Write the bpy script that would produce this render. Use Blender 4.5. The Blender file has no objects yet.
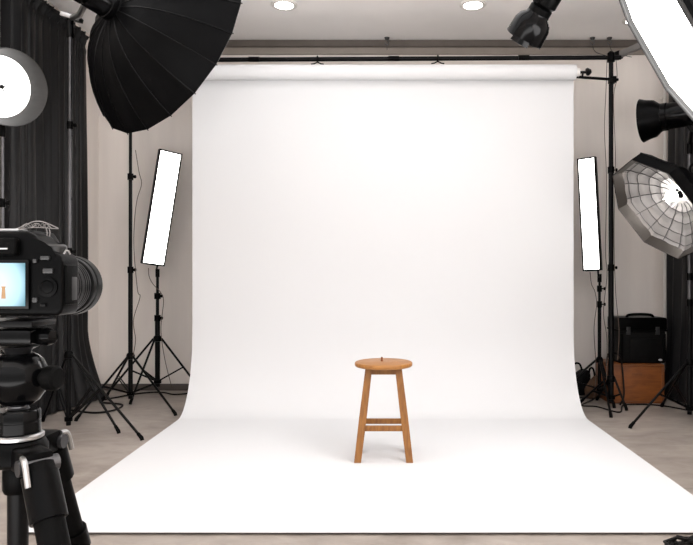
import bpy, bmesh, math, random
from mathutils import Vector as V, Matrix, noise

random.seed(4)
PI = math.pi
scene = bpy.context.scene
COL = scene.collection
F, CX, CY, H = 650.0, 383.0, 272.5, 1.25          # focal length and principal point in pixels, camera height in metres


def at(px, py, d):
    """the point of the room at depth d (metres) that lies on the sight line of a pixel"""
    return V(((px - CX) * d / F, d, H + (CY - py) * d / F))


def floor_at(px, py):
    d = F * H / (py - CY)
    return V(((px - CX) * d / F, d, 0))


def facing(p, vx, vdown, k):
    """unit normal whose part along the sight line to p is k (negative: towards the viewer), the rest pointing to (vx, vdown)"""
    s = (p - V((0, 0, H))).normalized()
    v = V((vx, 0, -vdown))
    w = (v - v.dot(s) * s).normalized()
    return (k * s + math.sqrt(1 - k * k) * w).normalized()


# ------------------------------------------------------------------ materials
def mat(name, col, rough=0.5, metal=0.0, var=0.0, scale=8.0, bump=0.0, bscale=60.0, stretch=(1, 1, 1), emit=None, power=0.0, coat=0.0, spec=0.5, trans=0.0):
    m = bpy.data.materials.new(name)
    m.use_nodes = True
    nt = m.node_tree
    b = nt.nodes['Principled BSDF']
    b.inputs['Base Color'].default_value = (*col, 1)
    b.inputs['Roughness'].default_value = rough
    b.inputs['Metallic'].default_value = metal
    b.inputs['Specular IOR Level'].default_value = spec
    b.inputs['Coat Weight'].default_value = coat
    b.inputs['Transmission Weight'].default_value = trans
    if emit:
        b.inputs['Emission Color'].default_value = (*emit, 1)
        b.inputs['Emission Strength'].default_value = power
    if var or bump:
        tc = nt.nodes.new('ShaderNodeTexCoord')
        mp = nt.nodes.new('ShaderNodeMapping')
        mp.inputs['Scale'].default_value = stretch
        nt.links.new(tc.outputs['Object'], mp.inputs['Vector'])
    if var:
        n = nt.nodes.new('ShaderNodeTexNoise')
        n.inputs['Scale'].default_value = scale
        n.inputs['Detail'].default_value = 6
        nt.links.new(mp.outputs['Vector'], n.inputs['Vector'])
        r = nt.nodes.new('ShaderNodeValToRGB')
        r.color_ramp.elements[0].position = 0.3
        r.color_ramp.elements[1].position = 0.7
        r.color_ramp.elements[0].color = (*[max(0, c * (1 - var)) for c in col], 1)
        r.color_ramp.elements[1].color = (*[min(1, c * (1 + var)) for c in col], 1)
        nt.links.new(n.outputs['Fac'], r.inputs['Fac'])
        nt.links.new(r.outputs['Color'], b.inputs['Base Color'])
    if bump:
        n2 = nt.nodes.new('ShaderNodeTexNoise')
        n2.inputs['Scale'].default_value = bscale
        n2.inputs['Detail'].default_value = 4
        nt.links.new(mp.outputs['Vector'], n2.inputs['Vector'])
        bp = nt.nodes.new('ShaderNodeBump')
        bp.inputs['Strength'].default_value = bump
        bp.inputs['Distance'].default_value = 0.01
        nt.links.new(n2.outputs['Fac'], bp.inputs['Height'])
        nt.links.new(bp.outputs['Normal'], b.inputs['Normal'])
    return m


def concrete_mat():
    m = mat('polished_concrete', (0.36, 0.32, 0.285), 0.42, spec=0.4)
    nt = m.node_tree
    b = nt.nodes['Principled BSDF']
    tc = nt.nodes.new('ShaderNodeTexCoord')
    mix = nt.nodes.new('ShaderNodeMix')
    mix.data_type = 'FLOAT'
    mix.inputs[0].default_value = 0.45
    for i, (s, st) in enumerate(((1.1, (1, 1.6, 1)), (5.5, (0.7, 1.5, 1)))):
        mp = nt.nodes.new('ShaderNodeMapping')
        mp.inputs['Scale'].default_value = st
        mp.inputs['Rotation'].default_value = (0, 0, 0.4 + i)
        n = nt.nodes.new('ShaderNodeTexNoise')
        n.inputs['Scale'].default_value = s
        n.inputs['Detail'].default_value = 9
        n.inputs['Roughness'].default_value = 0.62
        n.inputs['Distortion'].default_value = 0.7
        nt.links.new(tc.outputs['Object'], mp.inputs['Vector'])
        nt.links.new(mp.outputs['Vector'], n.inputs['Vector'])
        nt.links.new(n.outputs['Fac'], mix.inputs[2 + i])
    r = nt.nodes.new('ShaderNodeValToRGB')
    e = r.color_ramp.elements
    e[0].position, e[0].color = 0.34, (0.19, 0.162, 0.14, 1)
    e[1].position, e[1].color = 0.66, (0.39, 0.345, 0.308, 1)
    nt.links.new(mix.outputs[0], r.inputs['Fac'])
    nt.links.new(r.outputs['Color'], b.inputs['Base Color'])
    return m


def wood_mat(name, a, c, sc, rough=0.45):
    m = mat(name, a, rough)
    nt = m.node_tree
    b = nt.nodes['Principled BSDF']
    tc = nt.nodes.new('ShaderNodeTexCoord')
    mp = nt.nodes.new('ShaderNodeMapping')
    mp.inputs['Scale'].default_value = sc
    n = nt.nodes.new('ShaderNodeTexNoise')
    n.inputs['Scale'].default_value = 5
    n.inputs['Detail'].default_value = 7
    n.inputs['Distortion'].default_value = 0.9
    r = nt.nodes.new('ShaderNodeValToRGB')
    e = r.color_ramp.elements
    e[0].position, e[0].color = 0.33, (*a, 1)
    e[1].position, e[1].color = 0.68, (*c, 1)
    nt.links.new(tc.outputs['Object'], mp.inputs['Vector'])
    nt.links.new(mp.outputs['Vector'], n.inputs['Vector'])
    nt.links.new(n.outputs['Fac'], r.inputs['Fac'])
    nt.links.new(r.outputs['Color'], b.inputs['Base Color'])
    return m


M = dict(
    floor=concrete_mat(),
    wall=mat('painted_wall', (0.82, 0.76, 0.712), 0.8, var=0.07, scale=1.4, stretch=(3, 3, 0.35), bump=0.08, bscale=90),
    ceiling=mat('ceiling_paint', (0.96, 0.935, 0.92), 0.85, var=0.03, scale=2),
    trim=mat('dark_trim', (0.10, 0.085, 0.075), 0.6, var=0.1),
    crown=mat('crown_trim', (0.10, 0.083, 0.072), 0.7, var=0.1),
    wire=mat('thin_grey_wire', (0.20, 0.19, 0.185), 0.4, metal=0.6),
    ridge=mat('ribbed_rubber', (0.005, 0.005, 0.005), 0.3, spec=0.14),
    top_shade=mat('painted_top_shade', (0.27, 0.235, 0.205), 0.8, var=0.06),  # darker wall tone, standing in for shade
    white=mat('white_paint', (0.72, 0.69, 0.66), 0.5, var=0.03),
    paper=mat('seamless_paper', (0.66, 0.667, 0.678), 0.8, var=0.006, scale=1.0, spec=0.1),
    core=mat('cardboard_core', (0.8, 0.78, 0.75), 0.6),
    black=mat('black_metal', (0.002, 0.002, 0.0022), 0.34, var=0.25, scale=20, spec=0.12),
    blackplastic=mat('black_plastic', (0.0011, 0.0011, 0.0012), 0.33, var=0.2, scale=30, bump=0.03, bscale=300, spec=0.05),
    gloss=mat('glossy_black_plastic', (0.0016, 0.0016, 0.0018), 0.16, var=0.2, scale=30, spec=0.1),
    rubber=mat('black_rubber', (0.002, 0.002, 0.002), 0.5, bump=0.08, bscale=350, spec=0.04),
    cloth=mat('black_curtain_cloth', (0.0035, 0.0035, 0.004), 0.5, var=0.3, scale=6, stretch=(6, 6, 0.4), bump=0.08, bscale=200, spec=0.32),
    nylon=mat('black_softbox_nylon', (0.002, 0.002, 0.0022), 0.45, var=0.2, scale=9, bump=0.35, bscale=14, spec=0.04),
    lining=mat('silver_lining', (0.78, 0.76, 0.74), 0.3, metal=0.85, bump=0.35, bscale=14),
    lip=mat('grey_lip_cloth', (0.02, 0.0195, 0.019), 0.7, var=0.1),
    boxlip=mat('silver_lip_cloth', (0.06, 0.052, 0.046), 0.4, metal=0.5, bump=0.2, bscale=14),
    dishlining=mat('creased_silver_lining', (0.36, 0.345, 0.335), 0.36, metal=0.6, bump=0.5, bscale=11),
    steel=mat('brushed_steel', (0.42, 0.42, 0.42), 0.32, metal=1.0, var=0.1, scale=30),
    darksteel=mat('dark_anodised_metal', (0.10, 0.10, 0.105), 0.3, metal=0.9, var=0.1, scale=30),
    dish=mat('brushed_dish_metal', (0.027, 0.026, 0.025), 0.45, metal=0.3, var=0.12, scale=14, stretch=(1, 1, 5)),
    silver=mat('silver_plate', (0.7, 0.68, 0.66), 0.3, metal=0.9),
    panel=mat('panel_diffuser', (0.9, 0.9, 0.9), 0.5, emit=(1, 0.985, 0.97), power=5.5),
    diffuser=mat('softbox_diffuser', (0.9, 0.9, 0.9), 0.6, emit=(1, 0.98, 0.975), power=9.0),
    keydiffuser=mat('large_softbox_diffuser', (0.9, 0.9, 0.9), 0.6, emit=(1, 0.98, 0.975), power=0.3),
    lampdisc=mat('lamp_disc', (0.9, 0.9, 0.9), 0.5, emit=(1, 0.985, 0.96), power=1.8),
    bulb=mat('frosted_bulb', (0.9, 0.9, 0.9), 0.4, emit=(1, 0.97, 0.93), power=70.0),
    down=mat('downlight_lens', (0.9, 0.9, 0.9), 0.4, emit=(1, 0.95, 0.9), power=14.0),
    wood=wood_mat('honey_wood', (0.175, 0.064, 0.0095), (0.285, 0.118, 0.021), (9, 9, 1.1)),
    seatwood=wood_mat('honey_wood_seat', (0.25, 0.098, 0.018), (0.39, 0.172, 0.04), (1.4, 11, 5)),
    crate=wood_mat('orange_brown_board', (0.155, 0.043, 0.007), (0.235, 0.072, 0.012), (1, 4, 5), 0.5),
    cratedge=wood_mat('orange_brown_edge', (0.125, 0.036, 0.006), (0.185, 0.056, 0.011), (2, 4, 5), 0.5),
    cable=mat('black_cable', (0.004, 0.0038, 0.0038), 0.5, spec=0.15),
    browncable=mat('brown_cable', (0.075, 0.05, 0.037), 0.55),
    canvas=mat('dark_canvas', (0.003, 0.0029, 0.0029), 0.6, spec=0.1, var=0.25, scale=20, bump=0.3, bscale=120),
    browncanvas=mat('brown_canvas', (0.09, 0.045, 0.022), 0.85, var=0.25, scale=20, bump=0.3, bscale=120),
    badge=mat('pale_badge', (0.5, 0.5, 0.5), 0.4, metal=0.3),
    greyplastic=mat('grey_plastic', (0.012, 0.012, 0.0125), 0.4, var=0.1),
    strutgrey=mat('strut_grey', (0.17, 0.16, 0.155), 0.5, var=0.1),
    glass=mat('lens_glass', (0.02, 0.02, 0.03), 0.05, coat=1.0),
)


# ------------------------------------------------------------------ mesh builder
def basis(n):
    n = n.normalized()
    a = V((0, 0, 1)) if abs(n.z) < 0.93 else V((0, 1, 0))
    u = a.cross(n).normalized()
    return u, n.cross(u).normalized(), n


class MB:
    def __init__(self):
        self.bm = bmesh.new()

    def add(self, vs, fs):
        b = [self.bm.verts.new(v) for v in vs]
        out = []
        for f in fs:
            try:
                out.append(self.bm.faces.new([b[i] for i in f]))
            except ValueError:
                pass
        return b, out

    def tube(self, pts, r, seg=10, caps=True, closed=False):
        pts = [V(p) for p in pts]
        n = len(pts)
        rs = r if isinstance(r, (list, tuple)) else [r] * n
        T = []
        for i in range(n):
            if closed:
                a, b = pts[i - 1], pts[(i + 1) % n]
            else:
                a, b = pts[max(0, i - 1)], pts[min(n - 1, i + 1)]
            T.append((b - a).normalized())
        u = basis(T[0])[0]
        vs, fs = [], []
        for i in range(n):
            u = (u - u.dot(T[i]) * T[i])
            u = u.normalized() if u.length > 1e-6 else basis(T[i])[0]
            w = T[i].cross(u)
            for k in range(seg):
                a = 2 * PI * k / seg
                vs.append(pts[i] + rs[i] * (math.cos(a) * u + math.sin(a) * w))
        for i in range(n if closed else n - 1):
            j = (i + 1) % n
            for k in range(seg):
                k2 = (k + 1) % seg
                fs.append((i * seg + k, i * seg + k2, j * seg + k2, j * seg + k))
        if caps and not closed:
            fs.append(tuple(reversed(range(seg))))
            fs.append(tuple((n - 1) * seg + k for k in range(seg)))
        self.add(vs, fs)
        return self

    def cyl(self, p0, p1, r, r2=None, seg=16):
        return self.tube([p0, p1], [r, r if r2 is None else r2], seg)

    def box(self, c, size, R=None, bevel=0.0, bseg=2):
        c = V(c)
        R = R or Matrix.Identity(3)
        x, y, z = [s / 2 for s in size]
        co = [(-x, -y, -z), (x, -y, -z), (x, y, -z), (-x, y, -z), (-x, -y, z), (x, -y, z), (x, y, z), (-x, y, z)]
        b, f = self.add([c + R @ V(p) for p in co],
                        [(3, 2, 1, 0), (4, 5, 6, 7), (0, 1, 5, 4), (1, 2, 6, 5), (2, 3, 7, 6), (3, 0, 4, 7)])
        if bevel:
            es = list({e for q in f for e in q.edges})
            bmesh.ops.bevel(self.bm, geom=es, offset=bevel, segments=bseg, affect='EDGES', profile=0.6)
        return self

    def lathe(self, prof, o, axis, seg=32, rot=0.0, closed=False, uv=None):
        """prof: (radius, height along axis)"""
        u, w, n = basis(V(axis))
        if uv:
            u, w = uv
        o = V(o)
        vs, fs = [], []
        for r, h in prof:
            for k in range(seg):
                a = rot + 2 * PI * k / seg
                vs.append(o + n * h + max(r, 1e-5) * (math.cos(a) * u + math.sin(a) * w))
        m = len(prof)
        for i in range(m if closed else m - 1):
            j = (i + 1) % m
            for k in range(seg):
                k2 = (k + 1) % seg
                fs.append((i * seg + k, i * seg + k2, j * seg + k2, j * seg + k))
        if not closed:
            if prof[0][0] > 1e-4:
                fs.append(tuple(reversed(range(seg))))
            if prof[-1][0] > 1e-4:
                fs.append(tuple((m - 1) * seg + k for k in range(seg)))
        self.add(vs, fs)
        return self

    def prism(self, poly, o, X, Y, dep, bevel=0.0, bseg=2):
        o, X, Y, dep = V(o), V(X), V(Y), V(dep)
        n = len(poly)
        vs = [o + X * a + Y * b for a, b in poly] + [o + X * a + Y * b + dep for a, b in poly]
        fs = [tuple(reversed(range(n))), tuple(range(n, 2 * n))]
        fs += [(i, (i + 1) % n, n + (i + 1) % n, n + i) for i in range(n)]
        b, f = self.add(vs, fs)
        if bevel:
            es = list({e for q in f for e in q.edges})
            bmesh.ops.bevel(self.bm, geom=es, offset=bevel, segments=bseg, affect='EDGES', profile=0.6)
        return self

    def sphere(self, c, r, su=20, sv=12, scale=(1, 1, 1)):
        pts = [(math.sin(PI * i / sv), -math.cos(PI * i / sv)) for i in range(sv + 1)]
        vs, fs = [], []
        for a, h in pts:
            for k in range(su):
                t = 2 * PI * k / su
                q = V((r * a * math.cos(t) * scale[0], r * a * math.sin(t) * scale[1], r * h * scale[2]))
                vs.append(V(c) + q)
        for i in range(sv):
            for k in range(su):
                k2 = (k + 1) % su
                fs.append((i * su + k, i * su + k2, (i + 1) * su + k2, (i + 1) * su + k))
        self.add(vs, fs)
        return self

    def grid(self, fn, nu, nv):
        vs = [fn(i / nu, j / nv) for j in range(nv + 1) for i in range(nu + 1)]
        w = nu + 1
        fs = [(j * w + i, j * w + i + 1, (j + 1) * w + i + 1, (j + 1) * w + i) for j in range(nv) for i in range(nu)]
        self.add(vs, fs)
        return self

    def build(self, name, m, parent=None, thick=0.0, sharp=38, loc=None):
        bm = self.bm
        bmesh.ops.remove_doubles(bm, verts=bm.verts, dist=2e-6)
        bmesh.ops.recalc_face_normals(bm, faces=bm.faces)
        lim = math.radians(sharp)
        for f in bm.faces:
            f.smooth = True
        for e in bm.edges:
            if len(e.link_faces) == 2 and e.calc_face_angle(0) > lim:
                e.smooth = False
        off = V((0, 0, 0))
        p = parent
        while p is not None:
            off += p.location
            p = p.parent
        if loc is not None:
            off += V(loc)
        for v in bm.verts:
            v.co -= off
        me = bpy.data.meshes.new(name)
        bm.to_mesh(me)
        bm.free()
        me.materials.append(m)
        o = bpy.data.objects.new(name, me)
        COL.objects.link(o)
        if parent is not None:
            o.parent = parent
        if loc is not None:
            o.location = loc
        if thick:
            s = o.modifiers.new('thickness', 'SOLIDIFY')
            s.thickness = thick
            s.offset = 0
        es = o.modifiers.new('crisp_edges', 'EDGE_SPLIT')
        es.split_angle = math.radians(50)
        return o


def tag(o, label, cat, group=None, kind=None):
    o['label'] = label
    o['category'] = cat
    if group:
        o['group'] = group
    if kind:
        o['kind'] = kind
    return o


def thing(name, loc, label, cat, group=None):
    o = bpy.data.objects.new(name, None)
    o.empty_display_size = 0.1
    o.location = loc
    COL.objects.link(o)
    return tag(o, label, cat, group)


def structure(name, mb, m, label, cat):
    return tag(mb.build(name, m), label, cat, kind='structure')


def smooth_path(pts, n=8):
    pts = [V(p) for p in pts]
    out = []
    for i in range(len(pts) - 1):
        p0, p1, p2, p3 = pts[max(0, i - 1)], pts[i], pts[i + 1], pts[min(len(pts) - 1, i + 2)]
        for k in range(n):
            t = k / n
            out.append(0.5 * ((2 * p1) + (p2 - p0) * t + (2 * p0 - 5 * p1 + 4 * p2 - p3) * t * t + (3 * p1 - p0 - 3 * p2 + p3) * t ** 3))
    out.append(pts[-1])
    return out


# ------------------------------------------------------------------ the room
XL, XR, YB, YF, ZC = -3.02, 3.10, 6.90, -1.6, 3.70
structure('floor', MB().box((0.04, (YB + YF) / 2, -0.05), (XR - XL + 0.3, YB - YF + 0.3, 0.1)), M['floor'], 'mottled grey polished concrete studio floor', 'floor')
structure('ceiling', MB().box((0.04, (YB + 4.9) / 2, ZC + 0.05), (XR - XL + 0.3, YB - 4.9 + 0.3, 0.1)).box((0.04, 0.6, ZC + 0.05), (XR - XL + 0.3, 4.6, 0.1)), M['ceiling'], 'pale plain studio ceiling with a wide unseen opening added for light', 'ceiling')  # gap between the two pieces is added to let world light in
structure('wall_back', MB().box((0.04, YB + 0.05, ZC / 2), (XR - XL + 0.3, 0.1, ZC)), M['wall'], 'grey beige wall behind the white backdrop', 'wall')
structure('wall_left', MB().box((XL - 0.05, (YB + YF) / 2, ZC / 2), (0.1, YB - YF, ZC)), M['wall'], 'grey beige side wall behind the left black curtain', 'wall')
structure('wall_right', MB().box((XR + 0.05, (YB + YF) / 2, ZC / 2), (0.1, YB - YF, ZC)), M['wall'], 'grey beige side wall behind the right black curtain', 'wall')
structure('baseboard_back', MB().box((0.04, YB - 0.008, 0.035), (XR - XL, 0.016, 0.07), bevel=0.003), M['trim'], 'low dark baseboard along the back wall', 'baseboard')
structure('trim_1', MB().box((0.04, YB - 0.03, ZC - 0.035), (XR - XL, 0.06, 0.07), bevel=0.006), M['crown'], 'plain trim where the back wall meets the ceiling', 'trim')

structure('shade_band', MB().box((0.04, YB - 0.012, ZC - 0.105), (XR - XL, 0.024, 0.075), bevel=0.004), M['top_shade'], 'taupe band painted as shade along the top of the back wall', 'trim')  # shadow at the top of the wall, put into a coloured band
pp = at(665, 272, 6.84)
pipe = thing('wall_pipe', (pp.x, pp.y, 0), 'thin white vertical pipe on the back wall beside the right curtain', 'pipe')
MB().cyl((pp.x, pp.y, 0), (pp.x, pp.y, ZC), 0.017, seg=14).build('tube', M['white'], pipe)
for z in (0.6, 1.9, 3.1):
    MB().box((pp.x, pp.y + 0.028, z), (0.05, 0.062, 0.03), bevel=0.004).build('bracket', M['white'], pipe)


# ------------------------------------------------------------------ curtains
def curtain(name, x, side, y0, y1, z1, folds, label, flare):
    """hangs along a side wall; side +1 bulges towards +x (into the room from the left wall)"""
    root = thing(name, (x, y0, 0.0), label, 'curtain')
    nu, nv = folds * 14, 70
    ph = [random.uniform(-0.35, 0.35) for _ in range(folds + 2)]
    am = [random.uniform(0.65, 1.2) for _ in range(folds + 2)]

    def fn(u, v):
        z = 0.015 + v * (z1 - 0.015)
        k = u * folds
        i = int(k)
        f = k - i
        a = am[i] * (1 - f) + am[i + 1] * f
        p = ph[i] * (1 - f) + ph[i + 1] * f
        w = math.sin(2 * PI * k + p + 0.4 * math.sin(z * 1.1 + i))
        A = 0.058 * a * (0.75 + 0.35 * (1 - v))
        xx = x + side * (A * w + 0.012 * math.sin(4 * PI * k + 1.3))
        yy = y0 + u * (y1 - y0) + 0.02 * math.sin(2 * PI * k + 1.2)
        top = max(0.0, (z - (z1 - 0.22)) / 0.22)
        if top > 0:                                   # gathered, ruffled heading
            xx += side * 0.028 * top * math.sin(10 * PI * k + 9 * top)
            z += 0.022 * top * math.sin(6 * PI * k + 2)
            if z > z1 - 0.12:
                xx += side * 0.02 * math.sin((z1 - z) / 0.12 * PI * 2)
        if flare:
            low = max(0.0, 1 - z / 0.7) ** 1.5
            near = max(0.0, 1 - u * 2.1) ** 1.2
            xx += side * flare * low * near
        return V((xx, yy, max(0.012, z)))
    MB().grid(fn, nu, nv).build('fabric', M['cloth'], root, thick=0.006, sharp=80)
    r = MB().cyl((x, y0 + 0.02 * (1 if y0 > y1 else -1), z1 - 0.06), (x, y1, z1 - 0.06), 0.012, seg=12)
    for s in (0.04, 0.5, 0.96):
        yy = y0 + s * (y1 - y0)
        wx = XL if side > 0 else XR
        r.cyl((x, yy, z1 - 0.06), (wx, yy, z1 - 0.06), 0.008, seg=8)
    r.build('rail', M['black'], root)
    return root


curtain('curtain', -2.945, 1, 6.40, 5.08, 3.59, 11, 'long black gathered curtain along the left wall', 0.20)
curtain('curtain', 2.90, -1, 6.52, 4.6, 3.59, 13, 'black pleated curtain at the right behind the silver softbox stand', 0.05)
tv = MB().box((XL + 0.03, 4.99, ZC / 2), (0.06, 0.07, ZC), bevel=0.006)
structure('trim_2', tv, M['white'], 'pale upright trim on the left wall before the curtain', 'trim')

# ------------------------------------------------------------------ seamless paper backdrop and its supports
PW, PD = 1.735, 5.92
ROLL_Y, ROLL_R = 5.852, 0.067
ROLL_Z = at(0, 72.3, ROLL_Y).z
bd = thing('paper_backdrop', (0, PD, 0), 'wide white seamless paper sweep hanging from its roll onto the floor', 'backdrop')
prof = [(3.088, 0.013), (3.12, 0.011), (3.17, 0.007), (3.25, 0.004), (3.5, 0.003), (4.2, 0.003), (5.0, 0.003), (5.49, 0.003)]
for i in range(1, 19):
    t = PI / 2 * i / 18
    prof.append((5.49 + (PD - 5.49) * math.sin(t), 0.003 + 0.72 * (1 - math.cos(t))))
prof += [(PD, z) for z in (1.0, 1.4, 1.8, 2.2, 2.6, 2.9)] + [(PD, ROLL_Z)]


def paper(u, v):
    k = v * (len(prof) - 1)
    i = min(int(k), len(prof) - 2)
    f = k - i
    y = prof[i][0] * (1 - f) + prof[i + 1][0] * f
    z = prof[i][1] * (1 - f) + prof[i + 1][1] * f
    x = (2 * u - 1) * PW
    if z < 0.02 and y < 3.4:
        z += 0.004 * (0.5 + 0.5 * noise.noise(V((x * 0.8, 3.1, 0)))) * max(0, (3.25 - y) / 0.14)
    return V((x, y, z))


MB().grid(paper, 60, (len(prof) - 1) * 2).build('paper_sheet', M['paper'], bd, thick=0.0016, sharp=80)
RW = PW - 0.004
rl = MB().lathe([(0.03, -RW), (ROLL_R, -RW), (ROLL_R, RW), (0.03, RW)], (0, ROLL_Y, ROLL_Z), (1, 0, 0), 40)
rl.build('paper_roll', M['paper'], bd)
for s in (-1, 1):
    c = MB().cyl((s * RW, ROLL_Y, ROLL_Z), (s * (RW + 0.035), ROLL_Y, ROLL_Z), 0.036, seg=24)
    c.build('roll_core', M['core'], bd)

BAR_Y = 6.0
BAR_Z = at(0, 57.5, BAR_Y).z
PLX, PRX = at(130.5, 0, 6.08).x, at(611, 0, 6.0).x


def light_stand(name, label, base, top, hub, feet, r=0.013, rlow=0.017, knobs=(), low=0.12, steel=None, group='light stands', brace=0.5, foot=0.02, pm=None, tilt=(0, 0)):
    """pole, collars, knobs, three legs with rubber feet, braces; feet are offsets from the base point"""
    bx, by = base
    root = thing(name, (bx, by, 0), label, 'stand', group)
    pm = pm or M['black']

    def ax(z):
        return V((bx + tilt[0] * z, by + tilt[1] * z, z))
    zj = sorted(knobs)[0] if knobs else top * 0.5
    MB().cyl(ax(low - 0.05), ax(zj), rlow, seg=14).build('lower_pole', pm, root)
    zz = [zj] + sorted(knobs)[1:] + [top]
    rr = r
    up = MB()
    for a, b in zip(zz, zz[1:]):
        up.cyl(ax(a - 0.02), ax(b), rr, seg=14)
        rr *= 0.88
    up.build('upper_pole', steel or pm, root)
    for z in knobs:
        MB().cyl(ax(z - 0.035), ax(z + 0.025), rlow + 0.006, seg=14).build('collar', M['blackplastic'], root)
        k = MB().cyl(ax(z - 0.005), ax(z - 0.005) + V((0.05, -0.012, 0)), 0.006, seg=8)
        k.lathe([(0.006, 0), (0.016, 0.004), (0.016, 0.018), (0.008, 0.022)], ax(z - 0.005) + V((0.034, -0.008, 0)), (1, -0.25, 0), 10)
        k.build('knob', M['blackplastic'], root)
    h = MB().lathe([(rlow + 0.002, -0.03), (rlow + 0.016, -0.025), (rlow + 0.018, 0.0), (rlow + 0.012, 0.02), (rlow + 0.002, 0.03)], ax(hub), (0, 0, 1), 16)
    h.build('hub', M['blackplastic'], root)
    MB().lathe([(rlow + 0.002, -0.02), (rlow + 0.012, -0.016), (rlow + 0.012, 0.016), (rlow + 0.002, 0.02)], ax(low), (0, 0, 1), 14).build('lower_ring', M['blackplastic'], root)
    for fx, fy in feet:
        d = V((fx, fy, 0)).normalized()
        p0 = ax(hub) + d * (rlow + 0.014)
        p1 = V((bx + fx, by + fy, 0.012))
        lg = MB().cyl(p0, p1, 0.0105, 0.0105, seg=10)
        lgo = lg.build('leg', pm, root)
        dd = (p1 - p0).normalized()
        MB().tube([p1 - dd * 0.055, p1 - dd * 0.01, V((p1.x, p1.y, 0.0))], [0.0135, 0.0155, 0.014], 10).build('rubber_foot', M['rubber'], lgo)
        q = p0.lerp(p1, brace)
        side = V((-d.y, d.x, 0)) * 0.011
        b = MB()
        for sg in (-1, 1):
            b.box((q + ax(low)) / 2 + side * sg, ((q - ax(low)).length, 0.004, 0.014),
                  (q - (ax(low))).to_track_quat('X', 'Z').to_matrix())
        b.build('brace', pm, root)
    return root


lb = light_stand('backdrop_stand', 'tall black tripod stand holding the left end of the backdrop crossbar', (PLX, 6.08), BAR_Z + 0.05, 0.47,
                 [(0.555, -0.41), (-0.42, 0.47), (-0.22, -0.62)], r=0.0165, rlow=0.021, knobs=(1.28, 2.15), group='backdrop stands')
rb = light_stand('backdrop_stand', 'tall black stand beside the brown box holding the right end of the crossbar', (PRX, 6.0), BAR_Z + 0.05, 0.27,
                 [(0.10, -0.12), (-0.24, 0.17), (-0.012, 0.36)], r=0.023, rlow=0.025, knobs=(1.30, 2.2), low=0.10, group='backdrop stands', foot=0.02)
for root, x, y, s in ((lb, PLX, 6.08, 1), (rb, PRX, 6.0, -1)):
    z2 = ROLL_Z - 0.035
    arm = MB().cyl((x - s * 0.05, y - 0.04, z2), (s * -(RW + 0.0) + (0 if s > 0 else 0), ROLL_Y + 0.02, z2), 0.013, seg=12)
    a = arm.build('roll_arm', M['black'], root)
    MB().box((x, y - 0.03, z2), (0.06, 0.07, 0.06), bevel=0.008).build('clamp', M['blackplastic'], root)
    xe = -s * (RW + 0.02)
    k = MB().cyl((xe, ROLL_Y, ROLL_Z), (xe - s * 0.09, ROLL_Y, ROLL_Z), 0.012, seg=12)
    k.cyl((xe - s * 0.05, ROLL_Y, ROLL_Z), (xe - s * 0.05, ROLL_Y + 0.02, z2), 0.009, seg=10)
    k.lathe([(0.012, 0), (0.034, 0.008), (0.036, 0.022), (0.02, 0.045), (0.006, 0.05)], (xe - s * 0.075, ROLL_Y, ROLL_Z), (-s, 0, 0.25), 14)
    k.build('roll_holder', M['black'], root)
    MB().lathe([(0.02, -0.045), (0.034, -0.04), (0.034, 0.04), (0.02, 0.055)], (x, y, BAR_Z), (0, 0, 1), 14).build('bar_clamp', M['blackplastic'], root)
cb = thing('crossbar', (0, BAR_Y, BAR_Z), 'long black round bar spanning above the white paper roll', 'bar')
MB().cyl((PLX - 0.08, 6.08, BAR_Z), (PRX + 0.09, 6.0, BAR_Z), 0.0205, seg=16).build('tube', M['black'], cb)
for x in (-1.2, 0.1, 1.3):
    MB().cyl((x - 0.05, BAR_Y + 0.03 - 0.018 * x, BAR_Z), (x + 0.05, BAR_Y + 0.03 - 0.018 * x, BAR_Z), 0.024, seg=16).build('sleeve', M['blackplastic'], cb)


def spring_clamp(px, label):
    p = at(px, 60, BAR_Y)
    by = 6.0 + (6.08 - 6.0) * (PRX - p.x) / (PRX - PLX)
    c = thing('spring_clamp', (p.x, by, BAR_Z - 0.02), label, 'clamp', 'clamps on the crossbar')
    MB().tube([V((p.x, by + 0.0275 * math.cos(t), BAR_Z + 0.0275 * math.sin(t))) for t in [PI * 2 * i / 12 for i in range(12)]], 0.007, 8, closed=True).build('jaw', M['blackplastic'], c)
    h = MB()
    for s in (-1, 1):
        h.tube([(p.x, by, BAR_Z - 0.026), (p.x + s * 0.03, by - 0.01, BAR_Z - 0.045), (p.x + s * 0.06, by - 0.01, BAR_Z - 0.05)], 0.006, 8)
    h.build('handle', M['blackplastic'], c)


spring_clamp(317, 'small black spring clamp under the crossbar nearer the big black softbox')
spring_clamp(438, 'small black spring clamp under the crossbar nearer the hanging spotlight')

# hooks on the ceiling above the right end of the bar
for px, d, lab in ((592.5, 6.78, 'small ceiling hook with a wire, just right of the paper roll end'), (609.5, 6.78, 'small ceiling hook straight above the right backdrop pole'), (387, 6.78, 'small ceiling hook above the middle of the crossbar')):
    p = at(px, 40, d)
    hk = thing('ceiling_hook', (p.x, d, ZC), lab, 'hook', 'ceiling hooks')
    MB().lathe([(0.005, -0.03), (0.02, -0.02), (0.028, 0)], (p.x, d, ZC), (0, 0, 1), 14).build('plate', M['darksteel'], hk)
    MB().tube([V((p.x, d, ZC - 0.025))] + [V((p.x + 0.02 * math.sin(t), d, ZC - 0.055 + 0.02 * math.cos(t))) for t in [i * 0.5 for i in range(0, 11)]], 0.005, 8).build('hook', M['darksteel'], hk)
    if px != 387:
        MB().tube(smooth_path([(p.x, d, ZC - 0.072), (p.x - 0.03, d - 0.2, ZC - 0.22), (p.x - 0.05, BAR_Y + 0.05, BAR_Z + 0.02)]), 0.003, 6).build('wire', M['cable'], hk)
    else:
        MB().cyl((p.x, d, ZC - 0.072), (p.x, d - 0.1, ZC - 0.16), 0.003, seg=6).build('wire', M['cable'], hk)

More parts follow.
